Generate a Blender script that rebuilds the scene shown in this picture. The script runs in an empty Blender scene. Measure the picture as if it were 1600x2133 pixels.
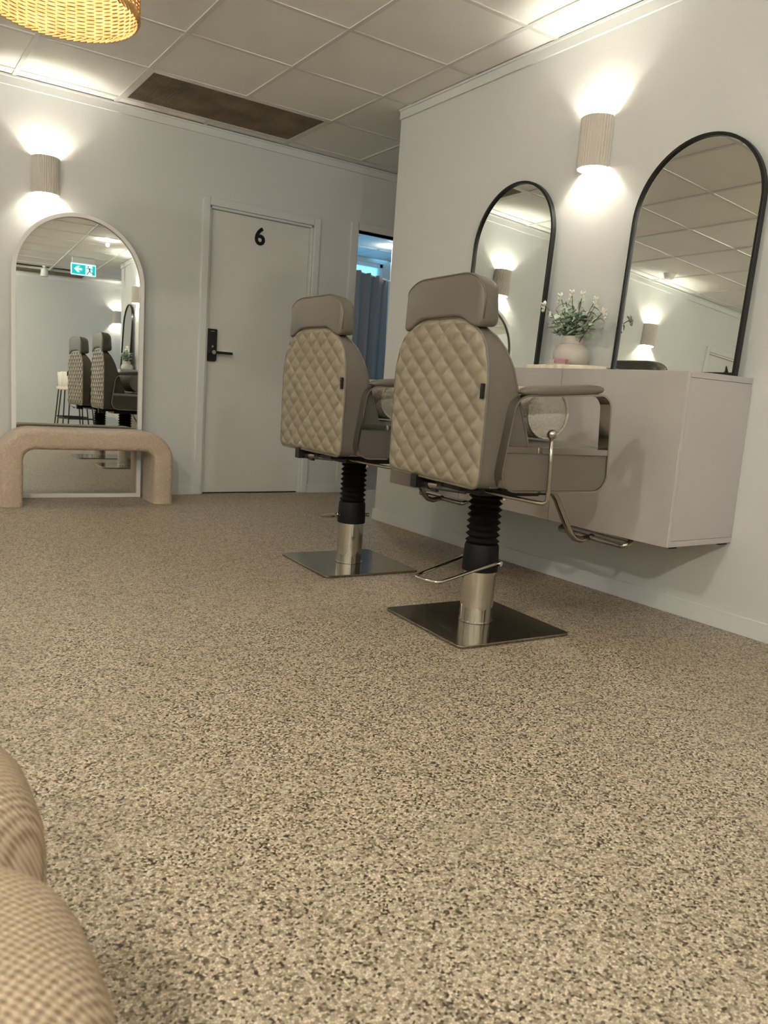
import bpy, bmesh, math, random
from mathutils import Vector, Matrix
random.seed(7)
PI = math.pi
sc = bpy.context.scene
COL = sc.collection

# ------------------------------------------------------------------ camera
CAMH = 0.837
F_PX, YAW, PITCH, ROLL = 1637.69, 34.297, 8.642, 4.045
def make_camera():
    y, p, r = map(math.radians, (YAW, PITCH, ROLL))
    fwd = Vector((math.sin(y)*math.cos(p), math.cos(y)*math.cos(p), -math.sin(p)))
    rt = Vector((math.cos(y), -math.sin(y), 0)); up = rt.cross(fwd)
    rt2 = rt*math.cos(r) + up*math.sin(r); up2 = -rt*math.sin(r) + up*math.cos(r)
    m = Matrix((rt2, up2, -fwd)).transposed().to_4x4()
    m.translation = Vector((0, 0, CAMH))
    cd = bpy.data.cameras.new('camera'); cd.sensor_fit = 'VERTICAL'; cd.sensor_height = 36.0
    cd.lens = F_PX*36.0/2133.0; cd.clip_start = 0.02; cd.clip_end = 100
    cd.dof.use_dof = True; cd.dof.focus_distance = 3.2; cd.dof.aperture_fstop = 7.0
    o = bpy.data.objects.new('camera', cd); COL.objects.link(o); o.matrix_world = m
    sc.camera = o
make_camera()

# ------------------------------------------------------------------ world, exposure
w = bpy.data.worlds.new('World'); sc.world = w; w.use_nodes = True
bg = w.node_tree.nodes['Background']
bg.inputs[0].default_value = (0.16, 0.60, 1.0, 1); bg.inputs[1].default_value = 0.42
vs = sc.view_settings
vs.view_transform = 'Standard'; vs.look = 'None'; vs.gamma = 1.0; vs.use_curve_mapping = False
vs.exposure = 2.93
sc.cycles.max_bounces = 7; sc.cycles.diffuse_bounces = 4; sc.cycles.glossy_bounces = 4
sc.cycles.use_adaptive_sampling = True; sc.cycles.adaptive_threshold = 0.05
sc.cycles.caustics_reflective = False; sc.cycles.caustics_refractive = False
sc.cycles.sample_clamp_indirect = 6.0
SCONCE_W = 1.4; PENDANT_W = 0.85; DOWN_W = 12.0
WARM = (1.0, 1.0, 0.89)

# ------------------------------------------------------------------ helpers
class MB:
    def __init__(s): s.v = []; s.f = []; s.uv = None
    def add(s, vs, fs):
        b = len(s.v); s.v += [tuple(p) for p in vs]; s.f += [tuple(i+b for i in f) for f in fs]; return s
    def box(s, a, b):
        (x0,y0,z0),(x1,y1,z1) = a, b
        return s.add([(x0,y0,z0),(x1,y0,z0),(x1,y1,z0),(x0,y1,z0),(x0,y0,z1),(x1,y0,z1),(x1,y1,z1),(x0,y1,z1)],
            [(0,3,2,1),(4,5,6,7),(0,1,5,4),(1,2,6,5),(2,3,7,6),(3,0,4,7)])
    def lathe(s, prof, n=32, c=(0,0,0), a0=0, a1=2*PI, cap=False):
        full = abs(a1-a0-2*PI) < 1e-6; m = n if full else n+1
        vs = [(c[0]+r*math.cos(a0+(a1-a0)*i/n), c[1]+r*math.sin(a0+(a1-a0)*i/n), c[2]+z) for r, z in prof for i in range(m)]
        fs = []
        for j in range(len(prof)-1):
            for i in range(n):
                k = (i+1) % m
                fs.append((j*m+i, j*m+k, (j+1)*m+k, (j+1)*m+i))
        if cap:
            fs.append(tuple(reversed(range(m)))); fs.append(tuple((len(prof)-1)*m+i for i in range(m)))
        return s.add(vs, fs)
    def tube(s, pts, r, n=8, closed=False, caps=True, flat=1.0):
        P = [Vector(p) for p in pts]; N = len(P); rings = []
        R = r if isinstance(r, (list, tuple)) else [r]*N
        prev = None
        for i in range(N):
            if closed: t = (P[(i+1) % N]-P[i-1])
            else: t = P[min(i+1, N-1)]-P[max(i-1, 0)]
            t.normalize()
            if prev is None:
                a = Vector((0,0,1)) if abs(t.z) < 0.9 else Vector((1,0,0))
                u = t.cross(a).normalized()
            else:
                u = (prev - t*prev.dot(t)).normalized()
            prev = u; v = t.cross(u)
            rings.append([P[i]+u*R[i]*math.cos(2*PI*k/n)+v*R[i]*flat*math.sin(2*PI*k/n) for k in range(n)])
        vs = [p for rg in rings for p in rg]; fs = []
        for j in range(N if closed else N-1):
            a, b = j*n, ((j+1) % N)*n
            for k in range(n): fs.append((a+k, a+(k+1) % n, b+(k+1) % n, b+k))
        if caps and not closed:
            fs.append(tuple(reversed(range(n)))); fs.append(tuple((N-1)*n+k for k in range(n)))
        return s.add(vs, fs)
    def prism(s, outline, fn, d0, d1):
        # outline: 2d points, fn(a,b,d)->3d
        n = len(outline)
        vs = [fn(a, b, d0) for a, b in outline]+[fn(a, b, d1) for a, b in outline]
        fs = [tuple(range(n)), tuple(reversed(range(n, 2*n)))]+[(i, i+n, (i+1) % n+n, (i+1) % n) for i in range(n)]
        return s.add(vs, fs)
    def band(s, path, fn, th, d0, d1):
        # closed strip: 2d path (ccw), thickness th inwards, extruded d0..d1
        n = len(path); inner = offset2d(path, -th)
        vs = [fn(*p, d0) for p in path]+[fn(*p, d1) for p in path]+[fn(*p, d0) for p in inner]+[fn(*p, d1) for p in inner]
        fs = []
        for i in range(n):
            j = (i+1) % n
            fs += [(i, j, j+n, i+n), (2*n+j, 2*n+i, 3*n+i, 3*n+j), (j, i, 2*n+i, 2*n+j), (i+n, j+n, 3*n+j, 3*n+i)]
        return s.add(vs, fs)
    def loft(s, secs, cap=True, closed=True):
        n = len(secs[0]); vs = [p for q in secs for p in q]; fs = []
        for j in range(len(secs)-1):
            for i in range(n if closed else n-1):
                k = (i+1) % n
                fs.append((j*n+i, j*n+k, (j+1)*n+k, (j+1)*n+i))
        if cap:
            fs.append(tuple(reversed(range(n)))); fs.append(tuple((len(secs)-1)*n+i for i in range(n)))
        return s.add(vs, fs)
    def mesh(s, name, smooth=None, fix=True):
        me = bpy.data.meshes.new(name); me.from_pydata(s.v, [], s.f); me.update()
        if fix:
            bm = bmesh.new(); bm.from_mesh(me); bmesh.ops.recalc_face_normals(bm, faces=bm.faces); bm.to_mesh(me); bm.free()
        if smooth is not None:
            for p in me.polygons: p.use_smooth = True
            if smooth < 180: me.set_sharp_from_angle(angle=math.radians(smooth))
        return me

def offset2d(path, d):
    n = len(path); out = []
    for i in range(n):
        a, b, c = Vector(path[i-1]), Vector(path[i]), Vector(path[(i+1) % n])
        e1 = (b-a).normalized(); e2 = (c-b).normalized()
        n1 = Vector((e1.y, -e1.x)); n2 = Vector((e2.y, -e2.x)); m = (n1+n2)
        if m.length < 1e-6: m = n1
        m.normalize(); k = max(0.4, m.dot(n1))
        out.append(tuple(b+m*(d/k)))
    return out

def rounded(poly, rads, seg=6):
    # round the corners of a 2d polygon
    out = []; n = len(poly)
    for i in range(n):
        a, b, c = Vector(poly[i-1]), Vector(poly[i]), Vector(poly[(i+1) % n])
        r = rads[i] if isinstance(rads, (list, tuple)) else rads
        if r <= 0: out.append(tuple(b)); continue
        d1 = (a-b).normalized(); d2 = (c-b).normalized()
        ang = d1.angle(d2); t = min(r/math.tan(ang/2), (a-b).length*0.49, (c-b).length*0.49); rr = t*math.tan(ang/2)
        p1 = b+d1*t; ce = b+(d1+d2).normalized()*(rr/math.sin(ang/2))
        v1 = p1-ce; v2 = (b+d2*t)-ce
        tot = v1.angle_signed(v2) if hasattr(v1, 'angle_signed') else 0
        for k in range(seg+1):
            th = -tot*k/seg
            out.append((ce.x+v1.x*math.cos(th)-v1.y*math.sin(th), ce.y+v1.x*math.sin(th)+v1.y*math.cos(th)))
    return out

def interp(tab, x):
    if x <= tab[0][0]: return tab[0][1]
    for (a, b), (c, d) in zip(tab, tab[1:]):
        if x <= c: return b+(d-b)*(x-a)/(c-a)
    return tab[-1][1]

def obj(name, mb, mat, parent=None, smooth=None, bevel=None, seg=2, loc=None, rotz=None):
    me = mb if isinstance(mb, bpy.types.Mesh) else mb.mesh(name, smooth)
    o = bpy.data.objects.new(name, me); COL.objects.link(o)
    if mat is not None and len(me.materials) == 0: me.materials.append(mat)
    if parent is not None: o.parent = parent
    if bevel:
        md = o.modifiers.new('bevel', 'BEVEL'); md.width = bevel; md.segments = seg; md.limit_method = 'ANGLE'; md.angle_limit = math.radians(40)
    if loc is not None: o.location = loc
    if rotz is not None: o.rotation_euler = (0, 0, rotz)
    return o
def empty(name, loc=(0,0,0), rotz=0):
    o = bpy.data.objects.new(name, None); COL.objects.link(o); o.location = loc; o.rotation_euler = (0, 0, rotz); o.empty_display_size = 0.1
    return o
def tag(o, label, cat, group=None):
    o['label'] = label; o['category'] = cat
    if group: o['group'] = group
    return o
def struct(o, label, cat):
    o['kind'] = 'structure'; o['label'] = label; o['category'] = cat
    return o
def copy_tree(o, parent=None):
    c = o.copy(); COL.objects.link(c); c.parent = parent
    for ch in list(o.children): copy_tree(ch, c)
    return c
def point_light(parent, loc, power, radius=0.015, color=WARM, name='lamp', kind='POINT'):
    ld = bpy.data.lights.new(name, kind); ld.energy = power; ld.shadow_soft_size = radius; ld.color = color
    o = bpy.data.objects.new(name, ld); COL.objects.link(o); o.parent = parent; o.location = loc
    return o

# ------------------------------------------------------------------ materials
def lin(r, g, b):
    f = lambda c: (c/255)/12.92 if c/255 <= 0.04045 else (((c/255)+0.055)/1.055)**2.4
    return (f(r), f(g), f(b), 1)
def new_mat(name):
    m = bpy.data.materials.new(name); m.use_nodes = True
    nt = m.node_tree; return m, nt, nt.nodes['Principled BSDF']
def mat(name, col, rough=0.5, metal=0.0, coat=0.0, spec=0.5, bump=None, var=None, emit=None, sheen=0.0):
    m, nt, b = new_mat(name); N = nt.nodes; L = nt.links
    b.inputs['Base Color'].default_value = col; b.inputs['Roughness'].default_value = rough; b.inputs['Metallic'].default_value = metal
    b.inputs['Specular IOR Level'].default_value = spec; b.inputs['Coat Weight'].default_value = coat; b.inputs['Coat Roughness'].default_value = 0.05
    b.inputs['Sheen Weight'].default_value = sheen
    if emit: b.inputs['Emission Color'].default_value = emit[0]; b.inputs['Emission Strength'].default_value = emit[1]
    if bump and bump[1] <= .05: bump = None
    tc = N.new('ShaderNodeTexCoord')
    if bump or var:
        sc_, st, dist = bump if bump else (var[0], 0, 0)
        nz = N.new('ShaderNodeTexNoise'); nz.inputs['Scale'].default_value = sc_; nz.inputs['Detail'].default_value = 2
        L.new(tc.outputs['Object'], nz.inputs['Vector'])
        if bump:
            bp = N.new('ShaderNodeBump'); bp.inputs['Strength'].default_value = st; bp.inputs['Distance'].default_value = dist
            L.new(nz.outputs['Fac'], bp.inputs['Height']); L.new(bp.outputs['Normal'], b.inputs['Normal'])
    if var:
        nv = N.new('ShaderNodeTexNoise'); nv.inputs['Scale'].default_value = var[0]; nv.inputs['Detail'].default_value = 3
        L.new(tc.outputs['Object'], nv.inputs['Vector'])
        rp = N.new('ShaderNodeValToRGB'); rp.color_ramp.elements[0].position = 0.35; rp.color_ramp.elements[1].position = 0.65
        rp.color_ramp.elements[0].color = tuple(c*(1-var[1]) for c in col[:3])+(1,); rp.color_ramp.elements[1].color = tuple(min(1, c*(1+var[1])) for c in col[:3])+(1,)
        L.new(nv.outputs['Fac'], rp.inputs['Fac']); L.new(rp.outputs['Color'], b.inputs['Base Color'])
    return m
M = {}
M['wall'] = mat('wall_paint', lin(212, 212, 209), 0.55, spec=0.3, bump=(180, 0.05, 0.001))
M['trim'] = mat('trim_paint', lin(216, 216, 213), 0.45, spec=0.3, bump=(60, 0.02, 0.001))
M['tile'] = mat('ceiling_tile_board', lin(244, 242, 238), 0.85, spec=0.1, bump=(260, 0.25, 0.001), var=(2.0, 0.02))
M['tee'] = mat('ceiling_tee_metal', lin(222, 220, 214), 0.5, spec=0.3, bump=(90, 0.02, 0.001))
M['door'] = mat('door_paint', lin(214, 212, 207), 0.45, spec=0.35, bump=(120, 0.03, 0.001))
M['black'] = mat('black_metal', lin(20, 19, 18), 0.4, spec=0.4, bump=(200, 0.03, 0.001))
M['rubber'] = mat('black_rubber', lin(13, 13, 13), 0.6, spec=0.25, bump=(150, 0.05, 0.001))
M['chrome'] = mat('chrome', lin(205, 200, 190), 0.07, metal=1.0)
M['steel'] = mat('polished_steel_plate', lin(150, 143, 130), 0.14, metal=1.0, bump=(14, 0.015, 0.002), var=(6, 0.08))
M['nickel'] = mat('satin_nickel', lin(178, 172, 162), 0.2, metal=1.0)
M['leather'] = mat('taupe_leather', lin(138, 128, 111), 0.45, spec=0.4, bump=(420, 0.10, 0.0006), var=(5, 0.03))
M['leather2'] = mat('taupe_leather_smooth', lin(104, 98, 89), 0.42, spec=0.45, bump=(500, 0.08, 0.0005), var=(4, 0.03))
M['gloss'] = mat('gloss_white_lacquer', lin(190, 184, 180), 0.12, spec=0.5, coat=0.3, bump=(3, 0.01, 0.002))
M['matt_white'] = mat('matt_white_board', lin(184, 181, 181), 0.5, spec=0.3, bump=(140, 0.03, 0.001))
M['shade'] = mat('ceramic_shade', lin(206, 198, 188), 0.6, spec=0.25, bump=(160, 0.04, 0.001))
M['mirror'] = mat('mirror_glass', (0.80, 0.83, 0.80, 1), 0.0, metal=1.0)
M['whiteframe'] = mat('white_frame', lin(240, 238, 233), 0.4, spec=0.4, bump=(90, 0.02, 0.001))
M['white_plastic'] = mat('white_plastic', lin(225, 224, 220), 0.4, spec=0.4, bump=(90, 0.02, 0.001))
M['grille'] = mat('grille_metal', lin(150, 140, 120), 0.6, spec=0.3, var=(4, 0.25))
M['grille_dark'] = mat('grille_void', lin(46, 42, 36), 0.9, spec=0.1, var=(3, 0.2))
M['vase'] = mat('pink_ceramic', lin(204, 196, 187), 0.55, spec=0.35, bump=(60, 0.08, 0.001), var=(10, 0.03))
M['marble'] = mat('marble', lin(228, 218, 198), 0.35, var=(22, 0.16))
M['pink_card'] = mat('pink_card', lin(188, 138, 144), 0.5, var=(30, 0.1))
M['acrylic'] = mat('grey_acrylic', lin(190, 182, 170), 0.25, var=(20, 0.05))
M['stem'] = mat('stem_green', lin(92, 92, 62), 0.6, var=(30, 0.15))
M['leaf'] = mat('eucalyptus_leaf', lin(164, 180, 158), 0.6, var=(14, 0.3))
M['flower'] = mat('cream_bud', lin(240, 236, 222), 0.7, var=(20, 0.06))
M['curtain'] = mat('mauve_curtain', lin(118, 106, 102), 0.75, spec=0.2, sheen=0.2, bump=(600, 0.1, 0.0005))
M['winframe'] = mat('window_frame_paint', lin(225, 228, 232), 0.4, bump=(50, 0.02, 0.001))
M['dark_floor'] = mat('dark_vinyl', lin(112, 98, 82), 0.55, var=(9, 0.12))
M['rattan'] = mat('rattan', lin(206, 164, 112), 0.55, spec=0.3, var=(26, 0.25), bump=(300, 0.15, 0.001))
M['bulb'] = mat('bulb_glow', (1, 0.85, 0.6, 1), 0.3, emit=((1.0, 0.80, 0.52, 1), 2.0))
M['sign_green'] = mat('sign_green', lin(0, 140, 130), 0.4, emit=(lin(0, 165, 165), 0.2))
M['sign_white'] = mat('sign_white', lin(200, 240, 245), 0.4, emit=(lin(190, 240, 255), 0.2))
M['sign_dark'] = mat('sign_figure', lin(0, 70, 75), 0.4, emit=(lin(0, 95, 100), 0.08))
M['outside'] = mat('outside_eave', lin(120, 175, 190), 0.7, var=(3, 0.1))
M['white_shell'] = mat('stool_shell', lin(214, 206, 196), 0.5, bump=(80, 0.03, 0.001))
def glass_mat():
    m, nt, b = new_mat('window_glass'); N, L = nt.nodes, nt.links
    tr = N.new('ShaderNodeBsdfTransparent'); tr.inputs[0].default_value = (0.93, 0.98, 1, 1)
    b.inputs['Roughness'].default_value = 0.02; b.inputs['Base Color'].default_value = (.6, .65, .7, 1)
    fr = N.new('ShaderNodeFresnel'); fr.inputs[0].default_value = 1.35
    mx = N.new('ShaderNodeMixShader'); L.new(fr.outputs[0], mx.inputs[0]); L.new(tr.outputs[0], mx.inputs[1]); L.new(b.outputs[0], mx.inputs[2])
    L.new(mx.outputs[0], N['Material Output'].inputs['Surface']); return m
M['glass'] = glass_mat()

def boucle(name, col, scale=190, dist=0.006, st=0.8):
    m, nt, b = new_mat(name); N, L = nt.nodes, nt.links
    tc = N.new('ShaderNodeTexCoord')
    vo = N.new('ShaderNodeTexVoronoi'); vo.inputs['Scale'].default_value = scale; vo.feature = 'SMOOTH_F1'
    nz = N.new('ShaderNodeTexNoise'); nz.inputs['Scale'].default_value = scale*0.45; nz.inputs['Detail'].default_value = 5
    L.new(tc.outputs['Object'], nz.inputs['Vector'])
    mx = N.new('ShaderNodeMixRGB'); mx.inputs['Fac'].default_value = 0.03
    L.new(tc.outputs['Object'], mx.inputs[1]); L.new(nz.outputs['Color'], mx.inputs[2]); L.new(mx.outputs[0], vo.inputs['Vector'])
    ad = N.new('ShaderNodeMath'); ad.operation = 'SUBTRACT'; L.new(nz.outputs['Fac'], ad.inputs[0]); L.new(vo.outputs['Distance'], ad.inputs[1])
    bp = N.new('ShaderNodeBump'); bp.inputs['Strength'].default_value = st; bp.inputs['Distance'].default_value = dist
    L.new(ad.outputs[0], bp.inputs['Height']); L.new(bp.outputs['Normal'], b.inputs['Normal'])
    rp = N.new('ShaderNodeValToRGB'); rp.color_ramp.elements[0].position = 0.0; rp.color_ramp.elements[1].position = 0.28
    rp.color_ramp.elements[0].color = tuple(c*0.88 for c in col[:3])+(1,); rp.color_ramp.elements[1].color = col
    L.new(ad.outputs[0], rp.inputs['Fac']); L.new(rp.outputs['Color'], b.inputs['Base Color'])
    b.inputs['Roughness'].default_value = 0.95; b.inputs['Specular IOR Level'].default_value = 0.1; b.inputs['Sheen Weight'].default_value = 0.25
    return m
M['boucle'] = boucle('pink_boucle', lin(208, 187, 166), 120, 0.006)
M['boucle_white'] = boucle('white_boucle', lin(216, 208, 192), 170, 0.005)

def weave_mat():
    m, nt, b = new_mat('woven_upholstery'); N, L = nt.nodes, nt.links
    uv = N.new('ShaderNodeUVMap'); uv.uv_map = 'UVMap'
    nz = N.new('ShaderNodeTexNoise'); nz.inputs['Scale'].default_value = 60; nz.inputs['Detail'].default_value = 3
    L.new(uv.outputs[0], nz.inputs['Vector'])
    dm = N.new('ShaderNodeMixRGB'); dm.inputs['Fac'].default_value = 0.0015; dm.blend_type = 'ADD'
    L.new(uv.outputs[0], dm.inputs[1]); L.new(nz.outputs['Color'], dm.inputs[2])
    sep = N.new('ShaderNodeSeparateXYZ'); L.new(dm.outputs[0], sep.inputs[0])
    k = 2*PI/0.0095
    def sn(sock, mul, ph=0.0):
        a = N.new('ShaderNodeMath'); a.operation = 'MULTIPLY_ADD'; a.inputs[1].default_value = mul; a.inputs[2].default_value = ph
        L.new(sock, a.inputs[0]); s_ = N.new('ShaderNodeMath'); s_.operation = 'SINE'; L.new(a.outputs[0], s_.inputs[0]); return s_.outputs[0]
    sx = sn(sep.outputs['X'], k); sy = sn(sep.outputs['Y'], k)
    p = N.new('ShaderNodeMath'); p.operation = 'MULTIPLY'; L.new(sx, p.inputs[0]); L.new(sy, p.inputs[1])
    n2 = N.new('ShaderNodeTexNoise'); n2.inputs['Scale'].default_value = 240; L.new(uv.outputs[0], n2.inputs['Vector'])
    a2 = N.new('ShaderNodeMath'); a2.operation = 'MULTIPLY_ADD'; a2.inputs[1].default_value = 1.6; L.new(n2.outputs['Fac'], a2.inputs[0]); L.new(p.outputs[0], a2.inputs[2])
    rp = N.new('ShaderNodeValToRGB'); rp.color_ramp.elements[0].position = 0.15; rp.color_ramp.elements[1].position = 0.75
    mr = N.new('ShaderNodeMapRange'); mr.inputs['From Min'].default_value = -0.4; mr.inputs['From Max'].default_value = 1.8
    L.new(a2.outputs[0], mr.inputs[0]); L.new(mr.outputs[0], rp.inputs['Fac'])
    rp.color_ramp.elements[0].color = lin(136, 117, 95); rp.color_ramp.elements[1].color = lin(192, 173, 149)
    L.new(rp.outputs['Color'], b.inputs['Base Color'])
    bp = N.new('ShaderNodeBump'); bp.inputs['Strength'].default_value = 0.5; bp.inputs['Distance'].default_value = 0.002
    L.new(a2.outputs[0], bp.inputs['Height']); L.new(bp.outputs['Normal'], b.inputs['Normal'])
    b.inputs['Roughness'].default_value = 0.9; b.inputs['Specular IOR Level'].default_value = 0.15
    return m
M['weave'] = weave_mat()

def floor_mat():
    m, nt, b = new_mat('chip_terrazzo'); N, L = nt.nodes, nt.links
    tc = N.new('ShaderNodeTexCoord')
    nz = N.new('ShaderNodeTexNoise'); nz.inputs['Scale'].default_value = 130; nz.inputs['Detail'].default_value = 2
    L.new(tc.outputs['Object'], nz.inputs['Vector'])
    dm = N.new('ShaderNodeMixRGB'); dm.blend_type = 'ADD'; dm.inputs['Fac'].default_value = 0.006
    L.new(tc.outputs['Object'], dm.inputs[1]); L.new(nz.outputs['Color'], dm.inputs[2])
    v1 = N.new('ShaderNodeTexVoronoi'); v1.inputs['Scale'].default_value = 225; v1.voronoi_dimensions = '2D'; L.new(dm.outputs[0], v1.inputs['Vector'])
    ve = N.new('ShaderNodeTexVoronoi'); ve.inputs['Scale'].default_value = 225; ve.voronoi_dimensions = '2D'; ve.feature = 'DISTANCE_TO_EDGE'; L.new(dm.outputs[0], ve.inputs['Vector'])
    sp = N.new('ShaderNodeSeparateColor'); L.new(v1.outputs['Color'], sp.inputs[0])
    # large scale drift in how many dark chips there are
    dn = N.new('ShaderNodeTexNoise'); dn.inputs['Scale'].default_value = 14; dn.inputs['Detail'].default_value = 3; L.new(tc.outputs['Object'], dn.inputs['Vector'])
    ad = N.new('ShaderNodeMath'); ad.operation = 'MULTIPLY_ADD'; ad.inputs[1].default_value = 0.25; L.new(dn.outputs['Fac'], ad.inputs[0]); L.new(sp.outputs['Red'], ad.inputs[2])
    sb = N.new('ShaderNodeMath'); sb.operation = 'SUBTRACT'; sb.inputs[1].default_value = 0.125; L.new(ad.outputs[0], sb.inputs[0])
    rp = N.new('ShaderNodeValToRGB'); rp.color_ramp.interpolation = 'CONSTANT'
    el = rp.color_ramp.elements
    el[0].position = 0; el[0].color = lin(58, 49, 39)
    el[1].position = 0.06; el[1].color = lin(98, 85, 70)
    for pos, c in ((0.15, (140, 127, 108)), (0.32, (180, 165, 143)), (0.55, (198, 183, 161)), (0.75, (164, 149, 128)), (0.88, (216, 202, 182))):
        e = el.new(pos); e.color = lin(*c)
    L.new(sb.outputs[0], rp.inputs['Fac'])
    er = N.new('ShaderNodeMapRange'); er.inputs['From Min'].default_value = 0.0; er.inputs['From Max'].default_value = 0.13; er.inputs['To Min'].default_value = 0.8; er.inputs['To Max'].default_value = 0.0
    L.new(ve.outputs['Distance'], er.inputs[0])
    mx = N.new('ShaderNodeMixRGB'); mx.inputs[2].default_value = lin(84, 73, 57); L.new(er.outputs[0], mx.inputs['Fac']); L.new(rp.outputs['Color'], mx.inputs[1])
    L.new(mx.outputs[0], b.inputs['Base Color'])
    b.inputs['Roughness'].default_value = 0.42; b.inputs['Specular IOR Level'].default_value = 0.35
    bp = N.new('ShaderNodeBump'); bp.inputs['Strength'].default_value = 0.25; bp.inputs['Distance'].default_value = 0.001
    L.new(sp.outputs['Green'], bp.inputs['Height']); L.new(bp.outputs['Normal'], b.inputs['Normal'])
    return m
M['floor'] = floor_mat()

# ------------------------------------------------------------------ the room
XR, YB, CZ = 2.856, 5.523, 2.555        # right wall, back wall, ceiling
XL, YF = -3.3, -3.8                     # left wall, wall behind the camera
YE, YE2 = 4.30, -1.5                    # ends of the right wall
XP = 4.6                                # end of the passage past the right wall
XW = 5.6                                # window wall of the bay behind, right
YW = 9.12                               # window wall of the far room
def wall(name, boxes, label, m='wall'):
    mb = MB()
    for a, b in boxes: mb.box(a, b)
    return struct(obj(name, mb, M[m]), label, 'wall')
struct(obj('floor', MB().box((XL-.15, YF-.15, -.1), (XW+.15, YB+.10, 0)), M['floor']), 'beige terrazzo chip floor of the salon', 'floor')
struct(obj('floor', MB().box((2.6, YB+.10, -.1), (6.6, YW+.15, -.002)), M['dark_floor']), 'dark brown floor of the room beyond the open doorway', 'floor')
# door openings in the back wall: (x0, x1, top)
D4 = (-2.89, -2.06, 2.05); D6 = (2.113, 2.940, 2.045); DW = (3.320, 4.150, 2.080)
bx = []; x = XL-.15
for x0, x1, t in (D4, D6, DW):
    bx += [((x, YB, 0), (x0, YB+.11, CZ+.06)), ((x0, YB, t), (x1, YB+.11, CZ+.06))]; x = x1
bx += [((x, YB, 0), (XW+.15, YB+.11, CZ+.06))]
wall('wall_back', bx, 'white painted back wall with the numbered door and pale sconce')
wall('wall_right', [((XR, YE2, 0), (XR+.14, YE, CZ+.06))], 'white painted right wall behind the floating cabinets')
wall('wall_left', [((XL-.12, YF-.12, 0), (XL, YB, CZ+.06))], 'white painted wall on the far left side of the room')
wall('wall_rear', [((XL-.12, YF-.12, 0), (XW+.15, YF, CZ+.06))], 'white painted wall behind the camera, seen in the arched floor mirror')
wall('wall_passage', [((XP, YE-.01, 0), (XP+.12, YB, CZ+.06)), ((XR+.14, YE-.14, 0), (XP+.12, YE, CZ+.06))], 'white walls closing the short passage beside the open doorway')
# bay on the right behind the camera, with a daylight window
wall('wall_bay', [((XR+.14, YE2, 0), (XW, YE2+.12, CZ+.06)), ((XW, YF, 0), (XW+.12, YE2+.12, 0.9)), ((XW, YF, 2.2), (XW+.12, YE2+.12, CZ+.06)),
    ((XW, YF, .9), (XW+.12, YF+.6, 2.2)), ((XW, YE2-.5, .9), (XW+.12, YE2+.12, 2.2))], 'white walls of the bay with the shop window behind the camera')
def window(name, X0, X1, Y, Z0, Z1, axis, mull, label):
    def P(a, d, z): return (a, Y+d, z) if axis == 'x' else (Y+d, a, z)
    def bxx(mb, a0, a1, d0, d1, z0, z1):
        p, q = P(a0, d0, z0), P(a1, d1, z1); mb.box(tuple(map(min, p, q)), tuple(map(max, p, q)))
    g = MB(); bxx(g, X0+.04, X1-.04, .04, .046, Z0+.04, Z1-.04)
    o = struct(obj(name, g, M['glass']), label, 'window')
    for (a0, a1, z0, z1) in [(X0, X1, Z1-.05, Z1), (X0, X1, Z0, Z0+.05), (X0, X0+.05, Z0, Z1), (X1-.05, X1, Z0, Z1)]:
        mb = MB(); bxx(mb, a0, a1, .0, .09, z0, z1); obj('window_frame', mb, M['winframe'], o, bevel=.004)
    for a in mull:
        mb = MB(); bxx(mb, a-.02, a+.02, .01, .08, Z0, Z1); obj('mullion', mb, M['winframe'], o, bevel=.004)
    return o
window('window_1', YF+.6, YE2-.5, XW+.02, .9, 2.2, 'y', [(YF+YE2)/2], 'large shop window in the bay behind the camera')
# far room
wall('wall_far', [((3.0, YW, 0), (4.2, YW+.12, CZ+.06)), ((4.2, YW, 0), (5.93, YW+.12, 1.0)), ((4.2, YW, 2.515), (5.93, YW+.12, CZ+.06)), ((5.93, YW, 0), (6.6, YW+.12, CZ+.06)),
    ((2.88, YB+.11, 0), (3.0, YW+.12, CZ+.06)), ((6.45, YB+.11, 0), (6.57, YW+.12, CZ+.06))], 'pale walls of the far room around its window')
window('window_2', 4.2, 5.93, YW+.01, 1.0, 2.515, 'x', [4.9], 'bright blue daylight window in the far room above the curtain')
# ceiling: slab, grid, tiles
ceil = struct(obj('ceiling', MB().box((XL-.12, YF-.12, CZ+.05), (XW+.15, YW+.15, CZ+.12)), M['tile']), 'suspended ceiling of square white tiles in a metal grid', 'ceiling')
GX, GY = .5985, .606
xs = [2.648-GX*i for i in range(10, -1, -1)]+[2.648+GX*i for i in range(1, 5)]
ys = [5.405-GY*i for i in range(15, -1, -1)]
xs = [XL]+[a for a in xs if XL < a < XW]+[XW]; ys = [YF]+[a for a in ys if YF < a < YB]+[YB]
tee_x, tee_y = {}, {}
for a in xs[1:-1]:
    segs = [(YF, ys[1]), (ys[2], 4.80), (5.40, YB)] if abs(a-2.0495) < .02 else [(YF, YB)] if a < XR else [(YF, YE2), (YE, YB)] if a < XP else [(YF, YE2)]
    for s0, s1 in segs: obj('grid_tee', MB().box((a-.012, s0, CZ), (a+.012, s1, CZ+.03)), M['tee'], ceil)
for b in ys[1:-1]:
    x1 = XP if b > YE else XR if b > YE2 else XW
    obj('grid_tee', MB().box((XL, b-.012, CZ+.001), (x1, b+.012, CZ+.03)), M['tee'], ceil)
tm = {}
VENTS = [(1.451, 4.799), (2.0495, 4.799)]
def is_vent(x0, y0, z=None):
    return (1.40 < x0 < 2.60 and 4.75 < y0 < 4.85) or (1.40 < x0 < 2.60 and -3.3 < y0 < -3.0)
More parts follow.
